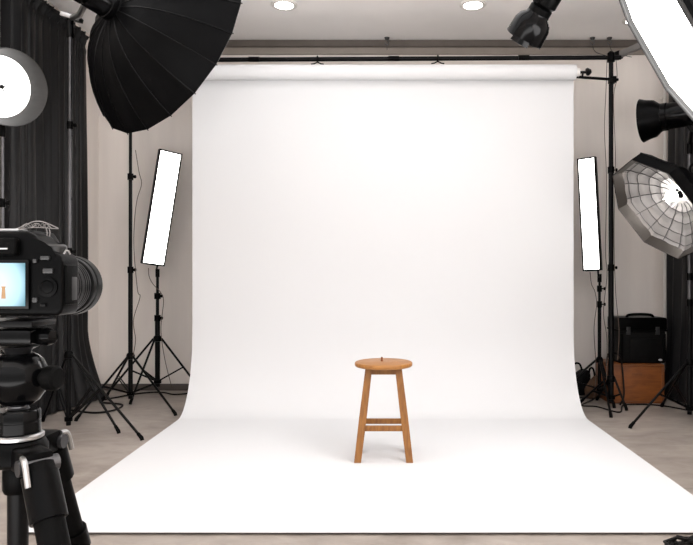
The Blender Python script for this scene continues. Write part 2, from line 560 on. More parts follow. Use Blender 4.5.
# grey strut in the upper right corner
p0, p1 = at(617, 56, 6.1), at(662, 36, 5.6)
st = thing('wall_strut', p0, 'grey square strut running from the crossbar end behind the top right softbox', 'strut')
R = (p1 - p0).to_track_quat('X', 'Z').to_matrix()
MB().box((p0 + p1) / 2, ((p1 - p0).length, 0.045, 0.055), R, bevel=0.006).build('beam', M['strutgrey'], st)
MB().box(p0 + (p1 - p0) * 0.03, (0.07, 0.06, 0.07), R, bevel=0.008).build('end_clamp', M['black'], st)
q1 = V((p1.x, p1.y, ZC))
MB().cyl(p1 - (p1 - p0) * 0.03, q1, 0.012, seg=10).build('hanger_rod', M['darksteel'], st)


# ------------------------------------------------------------------ downlights
def downlight():
    d = at(284, 4.5, 5.94)
    r = thing('downlight', (d.x, d.y, ZC), 'round recessed ceiling light nearer the big black softbox', 'ceiling light', 'recessed ceiling lights')
    MB().lathe([(0.085, 0.0), (0.085, -0.012), (0.112, -0.016), (0.122, -0.006), (0.122, 0.0)], (d.x, d.y, ZC), (0, 0, 1), 36).build('trim_ring', M['white'], r)
    MB().lathe([(0.0, -0.011), (0.084, -0.011), (0.084, -0.002), (0, -0.002)], (d.x, d.y, ZC), (0, 0, 1), 36).build('lens', M['down'], r)
    return r


def copy_thing(src, loc, label):
    r = src.copy()
    r.location = loc
    r['label'] = label
    COL.objects.link(r)
    for ch in src.children:
        c = ch.copy()
        c.parent = r
        COL.objects.link(c)
        for g in ch.children:
            e = g.copy()
            e.parent = c
            COL.objects.link(e)
    return r


dl = downlight()
d2 = at(473, 4.5, 5.94)
copy_thing(dl, (d2.x, d2.y, ZC), 'round recessed ceiling light nearer the hanging spotlight')
copy_thing(dl, (at(635, 20, 6.3).x, 6.3, ZC), 'recessed ceiling light peeking out beside the top right softbox')

# ------------------------------------------------------------------ wooden stool
SD = 4.393                                   # depth of the stool's middle
sx = 0.004
stool = thing('wooden_stool', (sx, SD, 0), 'honey coloured round wooden stool standing on the white paper', 'stool')
PZ = 0.004
SH, SR = 0.648, 0.195
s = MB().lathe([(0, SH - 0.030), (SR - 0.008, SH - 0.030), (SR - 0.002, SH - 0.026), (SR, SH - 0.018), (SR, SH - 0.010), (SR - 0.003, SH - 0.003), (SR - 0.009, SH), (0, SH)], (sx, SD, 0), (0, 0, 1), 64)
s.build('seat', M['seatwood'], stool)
TW, TD, BW, BD = 0.098, 0.075, 0.171, 0.12
LW = 0.050


def legpt(sgx, sgy, z):
    t = z / (SH - 0.03)
    return V((sx + sgx * (BW + (TW - BW) * t), SD + sgy * (BD + (TD - BD) * t), z))


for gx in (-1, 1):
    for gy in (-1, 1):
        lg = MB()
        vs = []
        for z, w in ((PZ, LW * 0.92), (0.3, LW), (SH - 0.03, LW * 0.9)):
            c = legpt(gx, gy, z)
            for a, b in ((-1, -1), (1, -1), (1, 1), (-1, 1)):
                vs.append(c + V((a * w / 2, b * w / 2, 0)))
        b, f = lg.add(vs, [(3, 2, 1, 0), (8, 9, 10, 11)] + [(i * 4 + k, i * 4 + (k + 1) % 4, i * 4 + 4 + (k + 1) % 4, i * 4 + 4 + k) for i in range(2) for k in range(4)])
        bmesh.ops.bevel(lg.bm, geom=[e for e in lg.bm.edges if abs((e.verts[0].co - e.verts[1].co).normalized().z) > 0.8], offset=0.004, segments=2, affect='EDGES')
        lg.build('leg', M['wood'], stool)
for gy, z in ((-1, 0.222), (1, 0.222)):
    a, b = legpt(-1, gy, z), legpt(1, gy, z)
    MB().box((a + b) / 2, ((a - b).length, 0.022, 0.036), bevel=0.003).build('stretcher', M['wood'], stool)
for gy in (-1, 1):
    a, b = legpt(-1, gy, SH - 0.053), legpt(1, gy, SH - 0.053)
    MB().box((a + b) / 2, ((a - b).length, 0.02, 0.044), bevel=0.002).build('apron', M['wood'], stool)
for gx in (-1, 1):
    a, b = legpt(gx, -1, SH - 0.053), legpt(gx, 1, SH - 0.053)
    MB().box((a + b) / 2, (0.02, (a - b).length, 0.044), bevel=0.002).build('apron', M['wood'], stool)
pg = MB().lathe([(0.0, 0), (0.008, 0.0), (0.009, 0.004), (0.005, 0.012), (0.007, 0.02), (0.006, 0.028), (0.0, 0.031)], (sx - 0.012, SD + 0.02, SH), (0, 0, 1), 14)
tag(pg.build('wooden_peg', M['crate']), 'tiny wooden peg standing on the stool seat', 'peg')


# ------------------------------------------------------------------ LED panels on stands
def led_panel(corners, d, yaw, thick, label, stand_top):
    """corners: pixel quad TL, TR, BR, BL of the lit face"""
    tl, tr, br, bl = [at(px, py, d) for px, py in corners]
    c = (tl + tr + br + bl) / 4
    up = ((tl + tr) / 2 - (bl + br) / 2)
    hgt = up.length
    up.normalize()
    wpx = ((tr - tl).length + (br - bl).length) / 2
    X = V((1, 0, 0))
    X = (X - X.dot(up) * up).normalized()
    N = X.cross(up).normalized()                            # away from or towards the viewer
    if N.y > 0:
        N = -N
    Rm = Matrix.Rotation(yaw, 3, up)
    X2, N2 = Rm @ X, Rm @ N
    wid = wpx / abs(X2.x - c.x / c.y * X2.y)
    root = thing('led_panel', (stand_top.x, stand_top.y, stand_top.z), label, 'light', 'LED panel lights')
    Rb = Matrix((X2, up, N2)).transposed()
    f = 0.014
    hs = MB().box(c - N2 * (thick / 2 + 0.002), (wid + 2 * f, hgt + 2 * f, thick), Rb, bevel=0.006)
    hs.build('housing', M['blackplastic'], root)
    fr = MB()
    for sx_, sy_, w_, h_ in ((0, 1, wid + 2 * f, f), (0, -1, wid + 2 * f, f), (1, 0, f, hgt), (-1, 0, f, hgt)):
        fr.box(c + X2 * sx_ * (wid / 2 + f / 2) + up * sy_ * (hgt / 2 + f / 2) + N2 * 0.002, (w_, h_, 0.012), Rb)
    fr.build('frame', M['blackplastic'], root)
    MB().box(c + N2 * 0.001, (wid, hgt, 0.005), Rb).build('diffuser', M['panel'], root)
    back = c - N2 * (thick + 0.002)
    bt = MB().box(back - up * hgt * 0.25 - N2 * 0.012, (wid * 0.7, hgt * 0.3, 0.03), Rb, bevel=0.005)
    bt.build('control_box', M['blackplastic'], root)
    bot = c - up * (hgt / 2 + f) - N2 * (thick / 2)
    yk = MB().tube(smooth_path([bot + X2 * 0.05, bot + X2 * 0.05 - up * 0.04, (bot + stand_top) / 2 + V((0.03, 0, -0.03)), stand_top + V((0, 0, 0.015))], 6), 0.009, 8)
    yk.box(bot + up * 0.005, (0.13, 0.02, 0.03), Rb, bevel=0.003)
    yk.build('yoke', M['black'], root)
    MB().cyl(stand_top + V((0, 0, -0.05)), stand_top + V((0, 0, 0.03)), 0.02, seg=14).build('socket', M['blackplastic'], root)
    return c, up, N2


LB = (at(157.5, 0, 6.5).x, 6.5)
ltop = V((LB[0], LB[1], at(0, 272, 6.5).z + 0.0))
led_panel([(161, 151.5), (180.5, 154), (163.5, 264), (143, 263)], 6.46, math.radians(36), 0.045,
          'tilted white LED panel light in front of the left end of the back wall', ltop)
light_stand('light_stand', 'black stand under the left tilted LED panel', LB, ltop.z - 0.02, 0.59,
            [(0.46, 0.05), (-0.47, -0.20), (-0.14, -0.34), ], r=0.016, rlow=0.025, knobs=(0.80, 1.02), low=0.16)
RBs = (at(599.5, 0, 6.25).x, 6.25)
rtop = V((RBs[0], RBs[1], at(0, 277, 6.25).z))
led_panel([(578.5, 160), (594, 158), (599.5, 268.5), (584.5, 270)], 6.21, math.radians(-36), 0.045,
          'narrow white LED panel light right of the paper backdrop edge', rtop)
light_stand('light_stand', 'black stand under the right LED panel, left of the brown box', RBs, rtop.z - 0.02, 0.41,
            [(-0.12, -0.66), (-0.50, -0.02), (0.05, -0.26)], r=0.013, rlow=0.017, knobs=(0.95, 1.1), low=0.13)


# ------------------------------------------------------------------ strobe head
def strobe(root, tail, n, L, r, ring=True, m=None):
    """cylindrical flash head from tail along n"""
    m = m or M['gloss']
    MB().lathe([(r * 0.72, 0), (r * 0.95, 0.008), (r, 0.02), (r, L * 0.34), (r * 0.96, L * 0.36), (r * 0.96, L * 0.40), (r, L * 0.42), (r, L * 0.86),
                (r * 1.06, L * 0.88), (r * 1.06, L)], tail, n, 32).build('body', m, root)
    if ring:
        MB().lathe([(r * 1.075, L * 0.93), (r * 1.12, L * 0.935), (r * 1.12, L * 0.985), (r * 1.075, L * 0.99)], tail, n, 32, closed=True).build('lock_ring', M['steel'], root)
    u, w, nn = basis(n)
    MB().tube(smooth_path([tail + nn * L * 0.1 + w * r, tail + nn * L * 0.2 + w * (r + 0.05), tail + nn * L * 0.6 + w * (r + 0.05), tail + nn * L * 0.72 + w * r], 5), 0.009, 8).build('handle', M['blackplastic'], root)
    MB().lathe([(0.0, -0.002), (r * 0.6, -0.002), (r * 0.6, 0.002), (0, 0.002)], tail, n, 24).build('control_panel', M['greyplastic'], root)
    for a in (-0.35, 0.35):
        MB().cyl(tail + u * a * r, tail + u * a * r - nn * 0.012, 0.011, seg=12).build('dial', M['blackplastic'], root)


# ------------------------------------------------------------------ big black parabolic softbox, left
NP_, RP, LP_, ROTP = 20, 0.815, 0.50, 2.9885
rimc = at(167, 41, 5.15)
nP = facing(rimc, math.cos(0.6404), math.sin(0.6404), 0.428)
apex = rimc - nP * LP_ + V((0.01, 0, -0.06))
axP = (rimc - apex).normalized()
root = thing('parabolic_softbox', apex, 'huge black ribbed parabolic softbox seen from behind at the upper left', 'softbox')
uP, wP, _ = basis(nP)


def para(a, t, off=0.0, cup=True):
    r = (0.085 + (RP - 0.085) * t)
    q = (r / RP)
    h = LP_ * q ** 2.5
    seg = 2 * PI / NP_
    loc = (a / seg) % 1.0 - 0.5
    a += ROTP
    pf = math.cos(PI / NP_) / math.cos(loc * seg)
    rr = r * (1 - (1 - pf) * (1.0 + (1.5 * math.sin(PI * t) if cup else 0))) - off
    return apex + (rimc - apex) * (h / LP_) + nP * off * 0.7 + rr * (math.cos(a) * uP + math.sin(a) * wP)


MB().grid(lambda u, v: para(u * 2 * PI, v), NP_ * 6, 18).build('shell', M['nylon'], root, thick=0.003, sharp=25)
MB().grid(lambda u, v: para(u * 2 * PI, v, 0.010), NP_ * 6, 14).build('lining', M['lining'], root, sharp=25)
for k in range(NP_):
    a = 2 * PI * (k + 0.0) / NP_
    MB().tube([para(a, i / 10, -0.003) for i in range(11)] + [para(a, 1, -0.003) + (para(a, 1) - para(a, 0.9)).normalized() * 0.009], 0.0042, 6).build('rib', M['black'], root)
MB().grid(lambda u, v: apex + (rimc - apex) * (0.83 + 0.02 * (1 - v)) + (RP * 0.905 * v * math.cos(PI / NP_) / math.cos(((u * NP_) % 1 - 0.5) * 2 * PI / NP_) + 1e-4) * (math.cos(u * 2 * PI + ROTP) * uP + math.sin(u * 2 * PI + ROTP) * wP), NP_ * 4, 6).build('diffuser', M['keydiffuser'], root)
MB().lathe([(0.075, -0.02), (0.098, -0.018), (0.10, 0.006), (0.088, 0.012), (0.075, 0.006)], apex, axP, 32).build('speed_ring', M['black'], root)
hd = thing('strobe_head', apex - axP * 0.33, 'glossy black flash head behind the huge parabolic softbox', 'flash head', 'flash heads')
strobe(hd, apex - axP * 0.335, axP, 0.315, 0.098, ring=False)
NS = (at(68.5, 0, 5.15).x, 5.15)
ptop = V((NS[0] + 0.015, NS[1], at(0, 26, 5.15).z))
bk = MB()
mid = apex - axP * 0.19
bk.box(ptop + V((0.02, -0.02, 0.06)), (0.16, 0.07, 0.035), Matrix.Rotation(0.3, 3, 'Y'), bevel=0.006)
bk.tube([ptop + V((0.02, -0.02, 0.06)), (ptop + mid) / 2 + V((0, 0, -0.03)), mid], 0.022, 12)
bk.build('tilt_bracket', M['steel'], hd)
MB().cyl(ptop + V((0, 0, -0.09)), ptop + V((0, 0, 0.05)), 0.026, seg=16).build('socket', M['gloss'], hd)
light_stand('light_stand', 'tall black light stand in front of the left curtain carrying the huge parabolic softbox', NS, ptop.z - 0.06, 0.60,
            [(0.44, -0.10), (0.70, -0.31), (-0.36, 0.30)], r=0.0155, rlow=0.019, knobs=(1.42, 2.42), low=0.09, steel=M['darksteel'], brace=0.42, tilt=(0.005, 0))
# ------------------------------------------------------------------ dish lamp at the left edge
DLd = 4.2
dc = at(11, 88, DLd)
nD = facing(dc, 0.9, 0.12, -0.88)
dr = 0.243
root = thing('dish_lamp', dc, 'round metal dish lamp with a lit white disc at the far left edge', 'light')
MB().lathe([(dr * 0.80, -0.13), (dr * 0.83, -0.12), (dr * 0.985, 0.0), (dr, 0.004), (dr * 1.01, 0.0), (dr * 1.015, -0.006), (dr * 0.85, -0.13), (dr * 0.6, -0.17), (dr * 0.3, -0.18), (dr * 0.3, -0.175), (dr * 0.58, -0.165)],
           dc, nD, 56, closed=True).build('dish', M['dish'], root, sharp=50)
MB().lathe([(0.0, -0.118), (dr * 0.40, -0.116), (dr * 0.815, -0.122), (dr * 0.815, -0.132), (0.0, -0.132)], dc, nD, 48).build('lit_disc', M['lampdisc'], root)
hb = MB().lathe([(0, -0.118), (0.012, -0.118), (0.014, -0.105), (0.006, -0.095), (0, -0.093)], dc, nD, 12)
u, w, n = basis(nD)
for k in range(5):
    a = 2 * PI * k / 5 + 0.3
    hb.cyl(dc + n * -0.110, dc + n * -0.112 + (u * math.cos(a) + w * math.sin(a)) * 0.03, 0.0035, seg=6)
hb.build('centre_knob', M['black'], root)
MB().lathe([(0.06, -0.42), (0.075, -0.41), (0.08, -0.2), (0.075, -0.17)], dc, nD, 24).build('lamp_body', M['blackplastic'], root)
DS = (at(2.5, 0, 4.35).x, 4.35)
dtop = V((DS[0], DS[1], at(0, 128, 4.35).z))
back = dc - nD * 0.30
MB().tube([back, (back + dtop) / 2 + V((0, 0.05, 0.03)), dtop], 0.014, 10).build('bracket', M['black'], root)
MB().cyl(dtop + V((0, 0, -0.06)), dtop + V((0, 0, 0.02)), 0.019, seg=12).build('socket', M['blackplastic'], root)
light_stand('light_stand', 'thin light stand rising behind the camera under the round dish lamp', DS, dtop.z - 0.03, 0.45,
            [(0.22, -0.20), (-0.10, 0.30), (-0.25, -0.12)], r=0.0105, rlow=0.013, knobs=(1.45, 1.72), steel=M['darksteel'])


# ------------------------------------------------------------------ octagonal softboxes, right
def octabox(c, n, e1, R, depth, apr, label, lipd, name='softbox', stretch=1.0, rot=0.0):
    """front rim centred on c, facing n; e1 is the long direction in the rim plane"""
    root = thing(name, c, label, 'softbox')
    e1 = (e1 - e1.dot(n) * n).normalized()
    e2 = n.cross(e1)
    ang = [rot + PI / 8 + k * PI / 4 for k in range(8)]

    def P(k, r, h):
        a = ang[k % 8]
        return c + n * h + (e1 * math.cos(a) * stretch + e2 * math.sin(a)) * r

    def ring(levels, name, m, **kw):
        mb = MB()
        vs, fs = [], []
        for r, h in levels:
            for k in range(8):
                vs += [P(k, r, h)]
        for i in range(len(levels) - 1):
            for k in range(8):
                fs.append((i * 8 + k, i * 8 + (k + 1) % 8, i * 8 + 8 + (k + 1) % 8, i * 8 + 8 + k))
        mb.add(vs, fs)
        return mb.build(name, m, root, sharp=20, **kw)
    lv = [(R, 0), (R * 1.0, -lipd)]
    for t in (0.2, 0.4, 0.6, 0.8, 1.0):
        lv.append((R + (apr - R) * t, -lipd - (depth - lipd) * (t ** 0.8)))
    ring(lv, 'shell', M['nylon'], thick=0.004)
    for k in range(8):
        MB().tube([P(k, r + 0.003, h) for r, h in lv[1:]], 0.005, 6).build('rib', M['black'], root)
    MB().lathe([(apr * 0.8, -0.02), (apr * 1.12, -0.02), (apr * 1.12, 0.02), (apr * 0.8, 0.02)], c - n * depth, n, 24, closed=True).build('speed_ring', M['black'], root)
    return root, ring, P, e1, e2


# top right
c1 = at(661.8, 36.1, 3.0)
n1 = facing(c1, math.cos(2.5908), math.sin(2.5908), -0.17)
e1 = V((math.cos(2.5908 - PI / 2), 0, -math.sin(2.5908 - PI / 2)))
R1 = 0.679
root, ring, P, ea, eb = octabox(c1, n1, e1, R1, 0.34, 0.09, 'large white lit octagonal softbox cut off by the top right corner', 0.027, stretch=0.803)
ring([(R1 - 0.004, 0.0), (R1 - 0.008, -0.026)], 'lip', M['lip'], thick=0.004)
rim = [P(k, R1, 0.0) for k in range(8)]
MB().tube(rim, 0.009, 8, closed=True).build('rim_piping', M['lip'], root)
mb = MB()
vs = [c1 - n1 * 0.018]
for k in range(8):
    vs.append(P(k, R1 - 0.010, -0.023))
mb.add(vs, [(0, 1 + k, 1 + (k + 1) % 8) for k in range(8)])
mb.build('diffuser', M['diffuser'], root)
hd = thing('strobe_head', c1 - n1 * 0.36, 'black flash head behind the top right softbox', 'flash head', 'flash heads')
strobe(hd, c1 - n1 * 0.66, n1, 0.31, 0.075)
tp = c1 - n1 * 0.5
sb = V((tp.x + 0.25, tp.y - 0.02, 0))
MB().tube([tp, tp + V((0.10, 0, -0.10)), V((sb.x, sb.y, tp.z - 0.12))], 0.014, 10).build('tilt_bracket', M['black'], hd)
light_stand('light_stand', 'black stand outside the right edge carrying the top right softbox', (sb.x, sb.y), tp.z - 0.10, 0.7,
            [(0.45, -0.2), (0.05, 0.5), (0.2, -0.5)], knobs=(1.2, 1.7))

# silver octagonal softbox
c2 = at(655.5, 210.5, 5.15)
n2 = facing(c2, -0.81, 0.585, -0.53)
R2 = 0.465
root, ring, P, ea, eb = octabox(c2, n2, V((0.585, 0, -0.81)), R2, 0.38, 0.10, 'silver lined octagonal softbox with a glowing bulb, at the right', 0.09, rot=0.12)
ring([(R2 - 0.006, 0.002), (R2 - 0.03, -0.085)], 'lip', M['boxlip'], thick=0.003)
NS2 = 16
dish = MB()


def silver(u, v):
    a = u * 2 * PI
    lo8 = ((a - 0.12 - PI / 8) / (PI / 4)) % 1.0 - 0.5
    r = (R2 - 0.026) * (0.10 + 0.90 * v) * (1 + v * (math.cos(PI / 8) / math.cos(lo8 * PI / 4) - 1))
    h = -0.086 - 0.17 * (1 - (0.1 + 0.9 * v) ** 2)
    loc = ((u * NS2) % 1.0 - 0.5)
    h += 0.008 * (1 - 4 * loc * loc) * v + 0.004 * math.sin(v * 26)
    return c2 + n2 * h + r * (math.cos(a) * ea + math.sin(a) * eb)


dish.grid(silver, NS2 * 6, 24).build('reflector', M['dishlining'], root, sharp=20)
gd = MB()
for k in range(NS2):
    gd.tube([silver(k / NS2, i / 10) + n2 * 0.006 for i in range(1, 11)], 0.0028, 5)
for v in (0.3, 0.52, 0.74, 0.92):
    gd.tube([silver(i / 64, v) + n2 * 0.006 for i in range(64)], 0.0028, 5, closed=True)
gd.build('grid', M['darksteel'], root)
MB().sphere(c2 - n2 * 0.19 + ea * -0.02, 0.045, 20, 12).build('bulb', M['bulb'], root)
cl = MB()
for k in range(3):
    a = 2 * PI * k / 3
    cl.tube([c2 - n2 * 0.27 + 0.05 * (ea * math.cos(a) + eb * math.sin(a)), c2 - n2 * 0.13 + 0.055 * (ea * math.cos(a) + eb * math.sin(a)), c2 - n2 * 0.125], 0.004, 6)
cl.build('bulb_cage', M['steel'], root)
hd = thing('strobe_head', c2 - n2 * 0.36, 'black flash head behind the silver octagonal softbox', 'flash head', 'flash heads')
strobe(hd, c2 - n2 * 0.62, n2, 0.27, 0.075)
RS = (at(689.5, 0, 5.5).x, 5.5)
MB().tube([c2 - n2 * 0.45, c2 - n2 * 0.5 + V((0.0, 0.03, -0.1)), V((RS[0], RS[1], 1.62))], 0.013, 10).build('tilt_bracket', M['black'], hd)
MB().cyl((RS[0], RS[1], 1.57), (RS[0], RS[1], 1.67), 0.024, seg=14).build('socket', M['blackplastic'], hd)
stop = at(689.5, 147, 5.5)
light_stand('light_stand', 'black stand at the right edge, one long leg reaching towards the paper', RS, stop.z, 0.49,
            [(0.0, 0.55), (-0.615, -0.29), (0.28, -0.45)], r=0.016, rlow=0.019, knobs=(1.0, 1.22), low=0.10, steel=M['darksteel'])

# flash head with a standard reflector, right
fc = at(641.5, 121, 5.5)
nF = facing(fc, -0.97, 0.17, 0.22)
root = thing('strobe_head', stop, 'black flash head with a flared reflector on the right stand above the silver softbox', 'flash head', 'flash heads')
MB().lathe([(0.178, 0), (0.182, -0.004), (0.165, -0.05), (0.152, -0.11), (0.118, -0.150), (0.112, -0.17), (0.100, -0.17), (0.108, -0.148), (0.146, -0.108), (0.158, -0.05), (0.174, 0.0)],
           fc, nF, 48, closed=True).build('reflector', M['blackplastic'], root)
strobe(root, fc - nF * 0.50, nF, 0.335, 0.108, ring=False)
u, w, n = basis(nF)
m_ = fc - nF * 0.36
MB().box(m_ + V((0.02, 0, 0.125)), (0.13, 0.06, 0.035), bevel=0.008).build('top_plate', M['badge'], root)
MB().tube([m_ + V((0, 0, -0.10)), m_ + V((0.03, 0, -0.14)), stop + V((0, 0, 0.03))], 0.018, 10).build('tilt_bracket', M['black'], root)
MB().cyl(stop + V((0, 0, -0.06)), stop + V((0, 0, 0.04)), 0.024, seg=14).build('socket', M['blackplastic'], root)

# ------------------------------------------------------------------ spotlight hanging from the ceiling
hc = at(524, 38.5, 4.0)
nH = facing(hc, -0.50, 0.865, 0.16)
root = thing('hanging_spotlight', hc - nH * 0.6, 'black spotlight with a flared bowl hanging down from the ceiling', 'spotlight')
rB = 0.118
bowl = MB().lathe([(rB, 0), (rB * 1.03, -0.004), (rB * 1.01, -0.04), (rB * 0.97, -0.09), (rB * 0.86, -0.125), (rB * 0.62, -0.150), (rB * 0.58, -0.172), (rB * 0.5, -0.172), (rB * 0.55, -0.145), (rB * 0.80, -0.12), (rB * 0.92, -0.088), (rB * 0.97, -0.04)],
                  hc, nH, 44, closed=True)
bowl.build('bowl', M['gloss'], root)
u, w, n = basis(nH)
for k, (a0, a1) in enumerate(((2.5, 3.5), (5.2, 6.1))):
    def leaf(uu, vv, a0=a0, a1=a1):
        a = a0 + (a1 - a0) * uu
        return hc + n * (0.03 * vv - 0.01) + (rB * (1.035 + 0.10 * vv)) * (u * math.cos(a) + w * math.sin(a))
    MB().grid(leaf, 12, 3).build('flap', M['gloss'], root, thick=0.004)
MB().lathe([(0.062, -0.15), (0.070, -0.155), (0.070, -0.20), (0.064, -0.205), (0.078, -0.22), (0.080, -0.50), (0.07, -0.52), (0.05, -0.53)], hc, nH, 32).build('body', M['blackplastic'], root)
MB().lathe([(0.081, -0.33), (0.088, -0.335), (0.088, -0.37), (0.081, -0.375)], hc, nH, 32, closed=True).build('band', M['rubber'], root)
hm = hc - nH * 0.34
sidev = V((1, 0, 0)) - V((1, 0, 0)).dot(nH) * nH
sidev.normalize()
MB().tube(smooth_path([hm - sidev * 0.10 , hm - sidev * 0.10 - nH * 0.20 + V((0, 0, 0.03)), V((hm.x + 0.09, hm.y, hm.z + 0.30)), hm + sidev * 0.10 - nH * 0.14, hm + sidev * 0.10], 6), 0.010, 8).build('yoke', M['black'], root)
for s_ in (-1, 1):
    MB().cyl(hm + sidev * s_ * 0.075, hm + sidev * s_ * 0.125, 0.02, seg=14).build('knob', M['blackplastic'], root)
structure('trim_4', MB().box((0.04, hm.y, ZC + 0.05), (XR - XL, 0.14, 0.1), bevel=0.006), M['ceiling'], 'ceiling beam across the added light opening holding the hanging spotlight', 'beam')
MB().cyl((hm.x + 0.09, hm.y, hm.z + 0.29), (hm.x + 0.09, hm.y, ZC), 0.016, seg=14).build('drop_pole', M['black'], root)
MB().lathe([(0.016, -0.05), (0.05, -0.03), (0.07, 0)], (hm.x + 0.09, hm.y, ZC), (0, 0, 1), 20).build('ceiling_mount', M['black'], root)

# ------------------------------------------------------------------ brown box and black case
bl_, br_ = at(609.5, 0, 6.2).x, at(664.5, 0, 6.2).x
bh = at(0, 364.5, 6.2).z
by0, by1 = 6.2, 6.62
crate = thing('wooden_box', ((bl_ + br_) / 2, by0, 0), 'orange brown wooden box on the floor under the black case', 'box')
MB().box(((bl_ + br_) / 2, (by0 + by1) / 2, bh / 2), (br_ - bl_, by1 - by0, bh - 0.0), bevel=0.006).build('carcass', M['crate'], crate)
fr = MB()
w = 0.022
for (x0, x1, z0, z1) in ((bl_ + .004, br_ - .004, bh - 0.024, bh - 0.004), (bl_ + .004, br_ - .004, 0.004, 0.024), (bl_ + .004, bl_ + 0.026, 0.024, bh - 0.024), (br_ - 0.026, br_ - .004, 0.024, bh - 0.024)):
    fr.box(((x0 + x1) / 2, by0 - 0.004, (z0 + z1) / 2), (x1 - x0, 0.01, z1 - z0), bevel=0.002)
fr.build('front_frame', M['cratedge'], crate)
MB().box(((bl_ + br_) / 2, by0 - 0.0005, bh * 0.75), (0.10, 0.003, 0.022), bevel=0.001).build('hand_slot', M['cratedge'], crate)

cl_, cr_ = at(618.5, 0, 6.27).x, at(667, 0, 6.27).x
cz0, cz1 = bh, at(0, 318, 6.27).z
cxm, cw = (cl_ + cr_) / 2, cr_ - cl_
case = thing('equipment_case', (cxm, 6.27, bh), 'black equipment case with a top handle on the brown box', 'case')
zs = cz0 + (cz1 - cz0) * 0.72
MB().box((cxm, 6.27 + 0.155, (cz0 + zs) / 2), (cw - 0.02, 0.31, zs - cz0), bevel=0.022, bseg=3).build('body', M['canvas'], case)
MB().box((cxm, 6.27 + 0.155, (zs + cz1) / 2 + 0.003), (cw, 0.33, cz1 - zs), bevel=0.02, bseg=3).build('lid', M['blackplastic'], case)
MB().box((cxm, 6.27 + 0.155, zs), (cw + 0.006, 0.336, 0.016), bevel=0.004).build('lid_seam', M['rubber'], case)
MB().tube(smooth_path([(cxm - 0.13, 6.34, cz1 - 0.005), (cxm - 0.11, 6.34, cz1 + 0.024), (cxm, 6.33, cz1 + 0.032), (cxm + 0.11, 6.34, cz1 + 0.024), (cxm + 0.13, 6.34, cz1 - 0.005)], 8), 0.013, 10).build('handle', M['rubber'], case)
for s_ in (-1, 1):
    lt = MB().box((cxm + s_ * cw * 0.3, 6.27 - 0.006, zs), (0.04, 0.016, 0.075), bevel=0.004)
    lt.build('latch', M['greyplastic'], case)
    MB().box((cxm + s_ * (cw / 2 - 0.028), 6.27 - 0.002, (cz0 + zs) / 2), (0.03, 0.014, zs - cz0 - 0.06), bevel=0.005).build('corner_strap', M['rubber'], case)
MB().box((cxm, 6.27 - 0.003, cz0 + (zs - cz0) * 0.45), (cw * 0.56, 0.012, (zs - cz0) * 0.62), bevel=0.005).build('front_pocket', M['canvas'], case)
MB().prism([(0.018 * math.cos(2 * PI * k / 16), 0.011 * math.sin(2 * PI * k / 16)) for k in range(16)], (cxm + cw * 0.36, 6.2695 , cz0 + 0.035), (1, 0, 0), (0, 0, 1), (0, -0.006, 0)).build('emblem', M['badge'], case)


# ------------------------------------------------------------------ sandbags behind the right LED stand
def sandbag(c, w, d, h, rz, label, m):
    root = thing('sandbag', c, label, 'sandbag', 'sandbags behind the right LED stand')
    R = Matrix.Rotation(rz, 3, 'Z')
    mb = MB()
    su, sv = 28, 16
    vs, fs = [], []
    for i in range(sv + 1):
        ph = PI * i / sv
        for k in range(su):
            t = 2 * PI * k / su
            p = V((math.sin(ph) * math.cos(t), math.sin(ph) * math.sin(t), -math.cos(ph)))
            p = V([math.copysign(abs(q) ** 0.62, q) for q in p])
            p.z = 0.5 + 0.5 * p.z
            p += 0.10 * V((noise.noise(p * 2.3 + V(c)), noise.noise(p * 2.1 + V((5, 0, 0))), 0))
            p.z = max(0, p.z * (0.8 + 0.3 * p.x))
            vs.append(V(c) + R @ V((p.x * w / 2, p.y * d / 2, p.z * h)))
    for i in range(sv):
        for k in range(su):
            fs.append((i * su + k, i * su + (k + 1) % su, (i + 1) * su + (k + 1) % su, (i + 1) * su + k))
    mb.add(vs, fs)
    mb.build('bag', m, root, sharp=80)
    top = V(c) + V((0, 0, h * 0.82))
    MB().tube(smooth_path([top + R @ V((-w * .25, 0, -0.01)), top + R @ V((-w * .12, 0, 0.09)), top + R @ V((w * .12, 0, 0.09)), top + R @ V((w * .25, 0, 0.01))], 6), 0.010, 8).build('strap', M['canvas'], root)


sandbag(V((at(577, 0, 6.66).x, 6.66, 0)), 0.24, 0.22, 0.27, 0.2, 'dark slumped sandbag half hidden by the right edge of the paper', M['canvas'])
sandbag(V((at(591.5, 0, 6.44).x, 6.44, 0)), 0.13, 0.12, 0.25, -0.3, 'small brown sandbag on the floor behind the right LED stand', M['browncanvas'])


# ------------------------------------------------------------------ cables
def cable(pts, r, m, label, n=8):
    o = MB().tube(smooth_path(pts, n), r, 7).build('cable', m)
    return tag(o, label, 'cable', 'cables')


def along(px_list, d):
    return [at(a, b, d) for a, b in px_list]


